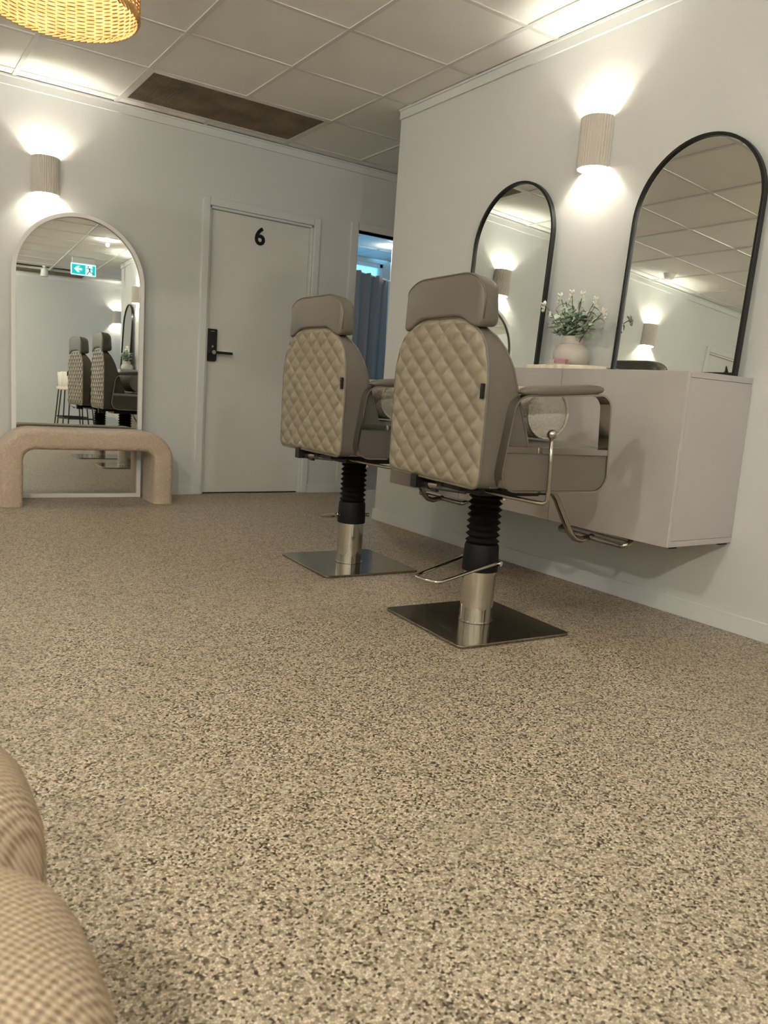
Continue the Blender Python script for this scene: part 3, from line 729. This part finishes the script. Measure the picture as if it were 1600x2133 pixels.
# ------------------------------------------------------------------ woven seat beside the camera
def lobe(cy, wy, x0, x1, z0, z1, ex, m_parent, name):
    cx, hx, hy, cz, hz = (x0+x1)/2, (x1-x0)/2, wy/2, (z0+z1)/2, (z1-z0)/2
    nu, nv = 72, 40; sg = lambda c, e: math.copysign(abs(c)**e, c)
    mb = MB(); vs, fs, uv = [], [], []
    for j in range(nv+1):
        ph = -PI/2+PI*j/nv
        for i in range(nu):
            th = 2*PI*i/nu
            # long axis x; section (y,z) rounder, ends puffy
            X = sg(math.cos(ph), ex[0])*sg(math.cos(th), ex[0])*hx; Y = sg(math.cos(ph), ex[1])*sg(math.sin(th), ex[1])*hy; Z = sg(math.sin(ph), ex[2])*hz
            vs.append((cx+X, cy+Y, cz+Z)); uv.append((X+Z*.35*math.copysign(1, X), Y+.25*Z))
    for j in range(nv):
        for i in range(nu): fs.append((j*nu+i, j*nu+(i+1) % nu, (j+1)*nu+(i+1) % nu, (j+1)*nu+i))
    mb.add(vs, fs); me = mb.mesh(name, 180, fix=True)
    ul = me.uv_layers.new(name='UVMap')
    for lp in me.loops: ul.data[lp.index].uv = uv[lp.vertex_index]
    return obj(name, me, M['weave'], m_parent)
seat = empty('channel_tufted_seat', (0, 0, 0)); tag(seat, 'beige woven channel-tufted seat at the lower left corner', 'seat')
for k, cy in enumerate((.325, .630, .945, 1.25)):
    if k == 3: continue
    lobe(cy, .335, -.95, .150+(.020 if k == 1 else .024 if k == 2 else 0), .035, .435, (.42, .55, .5), seat, 'cushion_roll')
obj('plinth', MB().box((-.85, .19, 0), (.02, 1.06, .06)), M['black'], seat, bevel=.004)

# ------------------------------------------------------------------ styling chairs
def chair_parts():
    P = {}
    RX = -.258
    W = [(.548, .262), (.552, .278), (.560, .290), (.575, .297), (.60, .300), (.75, .302), (.88, .302), (.94, .296), (1.0, .277), (1.04, .248), (1.07, .200), (1.085, .160), (1.095, .115), (1.10, .07)]
    FX = [(.548, -.10), (.62, -.05), (.70, -.055), (.78, -.085), (.863, -.116), (.96, -.144), (1.02, -.172), (1.06, -.196), (1.10, -.205)]
    zs = []
    z = .548
    while z < 1.0999: zs.append(z); z += .0045 if .565 < z < 1.03 else .003
    zs.append(1.10)
    nu = 120; mb = MB(); vs, fs = [], []
    def quilt(y, zz, wd):
        a = (y+.124)/.098; b = (zz-.593)/.0762
        p, q = a+b, a-b
        d1 = abs(p-round(p)); d2 = abs(q-round(q))
        e = min(1, d1/.5), min(1, d2/.5)
        h = (math.sin(e[0]*PI/2)**.55)*(math.sin(e[1]*PI/2)**.55)
        edge = min(1, max(0, (wd-abs(y))/.03))
        return .0115*h*edge**.6
    for zz in zs:
        wd = interp(W, zz)
        for i in range(nu+1):
            u = -1+2*i/nu; y = u*wd
            ed = max(0, (abs(y)-(wd-.012))/.012); rd = .006*ed*ed
            zf = max(0, (.56-zz)/.012); tp = max(0, (zz-1.088)/.012)
            vs.append((RX+.004-quilt(y, zz, wd)*min(1, max(0, (zz-.552)/.02))*min(1, max(0, (1.1-zz)/.02))+rd+.006*zf*zf+.006*tp*tp, y, zz))
    n1 = nu+1; nr = len(zs)
    for j in range(nr-1):
        for i in range(nu): fs.append((j*n1+i, j*n1+i+1, (j+1)*n1+i+1, (j+1)*n1+i))
    rear = MB().add(vs, fs); P['quilt'] = rear.mesh('quilted_panel', 180, fix=False)
    # make normals face -x
    if P['quilt'].polygons[0].normal.x > 0: P['quilt'].flip_normals()
    # shell: side + front
    nf = 24; vs, fs = [], []
    zs2 = [.548, .552, .56, .575, .6, .65, .70, .75, .80, .85, .88, .91, .94, .97, 1.0, 1.02, 1.04, 1.055, 1.07, 1.078, 1.085, 1.09, 1.095, 1.10]
    for zz in zs2:
        wd = interp(W, zz); fx = interp(FX, zz)
        row = [(RX+.008, -wd, zz)]
        for i in range(nf+1):
            u = -1+2*i/nf; ed = abs(u)**6
            row.append((fx-.016*ed, u*wd, zz))
        row.append((RX+.008, wd, zz)); vs += row
    m = nf+3
    for j in range(len(zs2)-1):
        for i in range(m-1): fs.append((j*m+i, j*m+i+1, (j+1)*m+i+1, (j+1)*m+i))
    fs.append(tuple(range(m))); fs.append(tuple(reversed([(len(zs2)-1)*m+i for i in range(m)])))
    P['shell'] = MB().add(vs, fs).mesh('back_shell', 45)
    outl = [(zz, interp(W, zz)) for zz in zs2]
    loop = [(RX+.007, -wd, zz) for zz, wd in outl]+[(RX+.007, wd, zz) for zz, wd in reversed(outl)]
    P['piping'] = MB().tube(loop, .0042, 6, closed=True).mesh('piping', 180)
    loopf = [(interp(FX, zz)-.016, -wd-.0005, zz) for zz, wd in outl]
    loopf += [(interp(FX, zz)-.016, wd+.0005, zz) for zz, wd in reversed(outl)]
    P['piping2'] = MB().tube(loopf, .0036, 6, closed=True).mesh('piping', 180)
    P['tag'] = MB().box((RX-.010, -.296, .838), (RX-.001, -.284, .886)).mesh('brand_tag')
    # headrest
    secs = []; hw = .246; ys_ = []
    for k in range(41):
        t = -1+2*k/40; ys_.append(math.copysign(1-(1-abs(t))**1.6, t)*hw)
    zt = lambda y: 1.242-(.075*(1-math.sqrt(max(0, 1-((abs(y)-.12)/(hw-.12+.0005))**2))) if abs(y) > .12 else 0)
    zb = lambda y: 1.100-.038*(1/(1+math.exp(-(abs(y)-.165)/.018)))
    pipe = []
    for y in ys_:
        e = abs(y)/hw; x0 = -.266+.012*max(0, (e-.9)/.1)**2; x1 = -.168-.03*max(0, (e-.80)/.2)**2
        a, b = zb(y)+.02*max(0, (e-.93)/.07)**2, zt(y)-.012*max(0, (e-.96)/.04)
        r = min(.024, (b-a)*.4)
        secs.append([(px, y, pz) for px, pz in rounded([(x0, a), (x1, a+.006), (x1-.012, b-.010), (x0+.004, b)], [r*.5, r, r*1.2, r*.55], 5)])
    P['head'] = MB().loft(secs).mesh('headrest', 60)
    up = [(-.259+.010*max(0, (abs(y)/hw-.9)/.1)**2, y, zt(y)-.004-.012*max(0, (abs(y)/hw-.96)/.04)) for y in ys_]
    P['headpipe'] = MB().tube([(-.252, -hw+.001, 1.09)]+up+[(-.252, hw-.001, 1.09)], .003, 6).mesh('headrest_piping', 180)
    # arm ring
    ring = rounded([(-.205, .545), (.262, .545), (.240, .884), (-.163, .857)], [.062, .062, .052, .062], 8)
    fn = lambda a, b, d: (a, d, b)
    P['ring'] = {s: MB().band(ring, fn, .0065, *sorted((s*.290, s*.340))).mesh('arm_frame', 40) for s in (-1, 1)}
    inner = offset2d(ring, -.007)
    low = [p for p in inner if p[1] < .676]
    def at_z(zz):
        xs_ = []
        for p, q in zip(inner, inner[1:]+inner[:1]):
            if (p[1]-zz)*(q[1]-zz) < 0: xs_.append(p[0]+(q[0]-p[0])*(zz-p[1])/(q[1]-p[1]))
        return min(xs_), max(xs_)
    a0, a1 = at_z(.674); b0, b1 = at_z(.694)
    # order: keep ring order, starting after the top
    idx = [i for i, p in enumerate(inner) if p[1] < .674]
    poly = [inner[i] for i in idx]
    poly = sorted(poly, key=lambda p: math.atan2(p[1]-.62, p[0]-.03))
    poly = [p for p in poly]; 
    poly += [(a1, .674), (a0, .674)]
    poly = sorted(poly, key=lambda p: math.atan2(p[1]-.62, p[0]-.03))
    P['side'] = {s: MB().prism(poly, fn, *sorted((s*.296, s*.334))).mesh('side_panel', 40) for s in (-1, 1)}
    P['bar'] = {s: MB().prism([(a0, .6745), (a1, .6745), (b1, .694), (b0, .694)], fn, *sorted((s*.291, s*.339))).mesh('frame_bar') for s in (-1, 1)}
    def pad(s):
        secs = []
        for k in range(25):
            t = k/24; x = -.138+.352*t; e = abs(2*t-1); g = (1-e**5)**.5 if e < 1 else 0.02
            g = max(.10, g); zc = .8785+.027*t-.009; hh = .019*g; hwid = .033*max(.25, g**.8)
            secs.append([(x, s*.315+hwid*math.copysign(abs(math.cos(q))**.7, math.cos(q)), zc+hh*math.copysign(abs(math.sin(q))**.8, math.sin(q))) for q in [2*PI*i/16 for i in range(16)]])
        return MB().loft(secs).mesh('arm_pad', 60)
    P['pad'] = {s: pad(s) for s in (-1, 1)}
    # seat
    P['seatbase'] = MB().box((-.20, -.287, .552), (.255, .287, .672)).mesh('seat_base')
    def seat_top():
        secs = []
        for k in range(21):
            t = k/20; y = -.282+.564*t; e = abs(2*t-1); dz = .018*e**8
            secs.append([(px, y, pz-dz) for px, pz in rounded([(-.15, .66), (.262, .66), (.285, .652), (.305, .685), (.285, .702), (-.15, .712)], [.0, .01, .008, .016, .02, .005], 3)])
        return MB().loft(secs).mesh('seat_cushion', 60)
    P['seat'] = seat_top()
    # post, base
    P['plate'] = MB().prism(rounded([(-.25, -.25), (.25, -.25), (.25, .25), (-.25, .25)], .022, 5), lambda a, b, d: (a, b, d), .0005, .011).mesh('base_plate', 40)
    P['post'] = MB().lathe([(.062, .011), (.0645, .012), (.0645, .0165), (.062, .0175), (.062, .225)], 48).mesh('post', 40)
    P['collar'] = MB().lathe([(.062, .205), (.067, .207), (.0675, .225), (.064, .30), (.060, .308), (.045, .309)], 40).mesh('collar', 40)
    pr = []
    nb = 9
    for k in range(nb):
        z0 = .307+k*(.52-.307)/nb; dz = (.52-.307)/nb
        pr += [(.050, z0), (.0635, z0+dz*.5)]
    pr.append((.050, .52))
    P['bellows'] = MB().lathe(pr, 40).mesh('bellows', 25)
    # mechanism under the seat
    mb = MB().box((-.13, -.14, .505), (.13, .14, .530)).box((-.20, -.12, .522), (.20, -.06, .552)).box((-.20, .06, .522), (.20, .12, .552))
    mb.box((-.262, .075, .505), (-.20, .115, .552)); mb.tube([(-.225, .14, .520), (-.225, .03, .520)], .016, 12)
    mb.tube([(-.255, -.05, .518), (-.255, -.235, .530)], .004, 6); mb.box((-.262, -.06, .508), (-.248, -.03, .520))
    mb.box((-.06, -.27, .528), (.06, -.10, .545))
    P['mech'] = mb.mesh('tilt_mechanism')
    P['damper'] = MB().tube([(-.225, .03, .522), (-.225, -.03, .526)], .0145, 14).mesh('recline_damper', 40)
    P['bolt'] = MB().tube([(.02, -.082, .532), (.02, -.082, .487)], .0065, 10).tube([(.02, -.082, .487), (.02, -.082, .483)], .011, 6).mesh('height_bolt', 40)
    # recline lever with ball
    pts = [(-.12, -.16, .525), (-.09, -.25, .52), (-.035, -.335, .512), (-.026, -.352, .512), (-.020, -.360, .517), (-.0185, -.363, .527), (-.019, -.364, .56), (-.024, -.366, .65), (-.030, -.367, .728)]
    P['lever'] = MB().tube(pts, .0072, 10).mesh('recline_lever', 180)
    P['knob'] = MB().lathe([(.0005, -.016), (.008, -.0145), (.0135, -.009), (.0165, 0), (.0135, .009), (.008, .0145), (.0005, .016)], 18, c=(-.0305, -.367, .740)).mesh('lever_knob', 180)
    # footrest
    pts = [(.18, 0, .545), (.30, 0, .51), (.335, 0, .475), (.385, 0, .395), (.425, 0, .335), (.45, 0, .314), (.48, 0, .306), (.545, 0, .318)]
    P['foottube'] = MB().tube(pts, .0165, 12, flat=.75).mesh('footrest_arm', 180)
    lp = []
    for k in range(13): a = -PI/2+PI*k/12; lp.append((.553+.024*math.sin(a), .170+.024*math.cos(a)*.8, .326+.010*math.sin(a)))
    for k in range(13): a = PI/2-PI*k/12; lp.append((.553+.024*math.sin(a), -.170-.024*math.cos(a)*.8, .326+.010*math.sin(a)))
    P['footbar'] = MB().tube(lp, .0105, 10, closed=True).mesh('footrest_bar', 180)
    # pump pedal, pointing to local +x
    pl = [(-.02, .074, .245), (.03, .073, .242), (.14, .064, .232), (.27, .058, .220), (.318, .054, .215), (.330, .042, .213), (.333, 0, .212), (.330, -.042, .213), (.318, -.054, .215), (.27, -.058, .220), (.14, -.064, .232), (.03, -.073, .242), (-.02, -.074, .245)]
    P['pedal'] = MB().tube(pl, .0062, 10).mesh('pump_pedal', 180)
    P['pedalpin'] = MB().tube([(-.008, -.086, .243), (-.008, .086, .243)], .0095, 12).mesh('pedal_pin', 40)
    mm = dict(quilt='leather', shell='leather2', piping='leather2', piping2='leather2', tag='black', head='leather2', headpipe='leather2', seatbase='leather2', seat='leather2', plate='steel', post='chrome',
              collar='rubber', bellows='rubber', mech='black', damper='nickel', bolt='chrome', lever='nickel', knob='nickel', foottube='nickel', footbar='nickel', pedal='chrome', pedalpin='chrome')
    for k, v_ in mm.items(): P[k].materials.append(M[v_])
    for s in (-1, 1):
        P['ring'][s].materials.append(M['nickel']); P['side'][s].materials.append(M['leather2']); P['bar'][s].materials.append(M['nickel']); P['pad'][s].materials.append(M['leather2'])
    return P
CP = chair_parts()
def styling_chair(loc, rot, plate_rot, pedal_az, pedal_tilt, label):
    o = empty('styling_chair', loc); tag(o, label, 'chair', 'quilted styling chairs')
    A = dict(parent=o)
    obj('base_plate', CP['plate'], None, o, rotz=plate_rot, bevel=.002)
    post = obj('post', CP['post'], None, o); obj('collar', CP['collar'], None, o); obj('bellows', CP['bellows'], None, o)
    pe = obj('pump_pedal', CP['pedal'], None, o, rotz=pedal_az); obj('pedal_pin', CP['pedalpin'], None, pe)
    if pedal_tilt:
        z = .243; pe.matrix_basis = Matrix.Rotation(pedal_az, 4, 'Z') @ Matrix.Translation((0, 0, z)) @ Matrix.Rotation(pedal_tilt, 4, 'Y') @ Matrix.Translation((0, 0, -z))
    r = math.radians(rot)
    me = obj('tilt_mechanism', CP['mech'], None, o, rotz=r); obj('recline_damper', CP['damper'], None, me); obj('height_bolt', CP['bolt'], None, me)
    st = obj('seat', CP['seatbase'], None, o, rotz=r); obj('seat_cushion', CP['seat'], None, st)
    bk = obj('backrest', CP['shell'], None, o, rotz=r)
    obj('quilted_panel', CP['quilt'], None, bk); obj('piping', CP['piping'], None, bk); obj('piping', CP['piping2'], None, bk); t = obj('brand_tag', CP['tag'], None, bk); t['label'] = 'small black sewn tag'
    hd = obj('headrest', CP['head'], None, o, rotz=r); obj('headrest_piping', CP['headpipe'], None, hd)
    for s in (-1, 1):
        rg = obj('arm_frame', CP['ring'][s], None, o, rotz=r); obj('arm_pad', CP['pad'][s], None, rg); obj('side_panel', CP['side'][s], None, rg); obj('frame_bar', CP['bar'][s], None, rg)
    lv = obj('recline_lever', CP['lever'], None, o, rotz=r); obj('lever_knob', CP['knob'], None, lv)
    ft = obj('footrest', CP['foottube'], None, o, rotz=r); obj('footrest_bar', CP['footbar'], None, ft)
    return o
RA, RB = -5.5, -1.0
CA, CB = (1.935, 2.175, 0), (1.987, 3.190, 0)
styling_chair(CA, RA, math.radians(-3.2), math.radians(196), 0, 'taupe quilted-back styling chair nearest the camera, on square steel base')
styling_chair(CB, RB, math.radians(-3.2), math.radians(78), math.radians(6), 'taupe quilted-back styling chair farther away, in front of the door')
# bolster cushions on the seats
def bolster(loc, rot, label):
    o = empty('bolster_cushion', loc, math.radians(rot)); R, Hh = .088, .205
    prof = [(.0005, -Hh-.012), (.05, -Hh-.009), (.076, -Hh-.003), (.084, -Hh+.002), (R, -Hh+.014)]+[(R+.002*math.sin(PI*k/8), -Hh+.014+(2*Hh-.028)*k/8) for k in range(1, 8)]+[(R, Hh-.014), (.084, Hh-.002), (.076, Hh+.003), (.05, Hh+.009), (.0005, Hh+.012)]
    mb = MB().lathe(prof, 40); mb.v = [(.080+x, z, .803+y) for x, y, z in mb.v]
    obj('cover', mb, M['boucle_white'], o, smooth=180)
    for s in (-1, 1):
        obj('end_piping', MB().tube([(.080+.086*math.cos(2*PI*i/36), s*(Hh+.002), .803+.086*math.sin(2*PI*i/36)) for i in range(36)], .0045, 6, closed=True), M['boucle_white'], o, smooth=180)
    return tag(o, label, 'cushion', 'white bolster cushions')
bolster(CA, RA, 'white boucle bolster cushion on the seat of the nearest chair')
bolster(CB, RB, 'white boucle bolster cushion on the seat of the farther chair')

# ------------------------------------------------------------------ bar stools (seen in the floor mirror)
def stool(loc, rz, label):
    o = empty('bar_stool', loc, rz); tag(o, label, 'stool', 'bar stools with black legs')
    secs = []
    for k in range(13):
        t = k/12; a = -PI*.5+PI*t
        secs.append([(.19*math.cos(a)*q+0, .21*math.sin(a)*q, zz) for q, zz in ((.95, .70), (1.0, .72), (1.08, .93), (1.05, .935), (.96, .735), (.90, .72))])
    obj('seat_back', MB().loft(secs), M['white_shell'], o, smooth=60)
    obj('seat', MB().prism(rounded([(-.2, -.2), (.19, -.2), (.19, .2), (-.2, .2)], .08, 6), lambda a, b, d: (a, b, d), .675, .72), M['white_shell'], o, smooth=40, bevel=.01)
    for sx in (-1, 1):
        for sy in (-1, 1): obj('leg', MB().tube([(sx*.15, sy*.15, .68), (sx*.205, sy*.205, 0)], .0095, 8), M['black'], o, smooth=60)
    k = .183
    for a, b in (((-k, -k), (k, -k)), ((k, -k), (k, k)), ((k, k), (-k, k)), ((-k, k), (-k, -k))):
        obj('stretcher', MB().tube([(a[0], a[1], .27), (b[0], b[1], .27)], .009, 8), M['black'], o, smooth=60)
stool((2.24, -1.98, 0), math.radians(170), 'cream bar stool with black legs, left one in the floor mirror')
stool((2.20, -1.30, 0), math.radians(165), 'cream bar stool with black legs, right one in the floor mirror')

# ------------------------------------------------------------------ far room: curtain and outside
def curtain():
    a, b = Vector((4.15, 7.57)), Vector((5.447, 8.248)); d = (b-a); L = d.length; d.normalize(); n = Vector((-d.y, d.x))
    nu, nv = 150, 24; mb = MB(); vs, fs = [], []
    for j in range(nv+1):
        t = j/nv; z = 2.20-2.16*t
        for i in range(nu+1):
            u = i/nu; s = u*L
            amp = .045*(.55+.6*t)
            off = amp*math.sin(2*PI*s/.26+.5*math.sin(3*u*PI)+.6*t)+.015*math.sin(2*PI*s/.11+2*t)
            zz = z-(.018*abs(math.sin(2*PI*s/.40)) if j == 0 else 0)
            p = a+d*(s+.05*t*(u-.5)*0)+n*off
            vs.append((p.x, p.y, zz))
    m = nu+1
    for j in range(nv):
        for i in range(nu): fs.append((j*m+i, j*m+i+1, (j+1)*m+i+1, (j+1)*m+i))
    mb.add(vs, fs)
    o = empty('curtain', ((a.x+b.x)/2, (a.y+b.y)/2, 0)); tag(o, 'mauve grey pleated curtain hanging in the far room', 'curtain')
    c = obj('drape', mb, M['curtain'], o, smooth=180); md = c.modifiers.new('thick', 'SOLIDIFY'); md.thickness = .003
    c.location = -o.location
    p0, p1 = a-d*.15, b+d*.05
    r = obj('curtain_rail', MB().tube([(p0.x, p0.y, 2.175), (p1.x, p1.y, 2.175)], .009, 8), M['white_plastic'], o, smooth=60); r.location = -o.location
    for q in (p0, p1):
        h = obj('rail_hanger', MB().tube([(q.x, q.y, 2.175), (q.x, q.y, CZ+.006)], .005, 8), M['white_plastic'], o); h.location = -o.location
curtain()
ev = empty('outside_awning', (5.2, YW+1.2, 0)); tag(ev, 'pale slatted awning outside the far window', 'awning')
for k in range(7):
    y = k*.34
    s = obj('awning_slat', MB().box((-2.2, y, 2.75+.16*k), (2.2, y+.05, 2.80+.16*k)), M['outside'], ev)
for x in (-2.2, 2.15): obj('post', MB().box((x, .0, 0), (x+.06, .06, 2.76)), M['outside'], ev)
for x in (-2.2, 2.15): obj('rafter', MB().prism([(0, 2.70), (2.1, 3.70), (2.1, 3.76), (0, 2.76)], lambda a, b, d: (d, a, b), x, x+.05), M['outside'], ev)
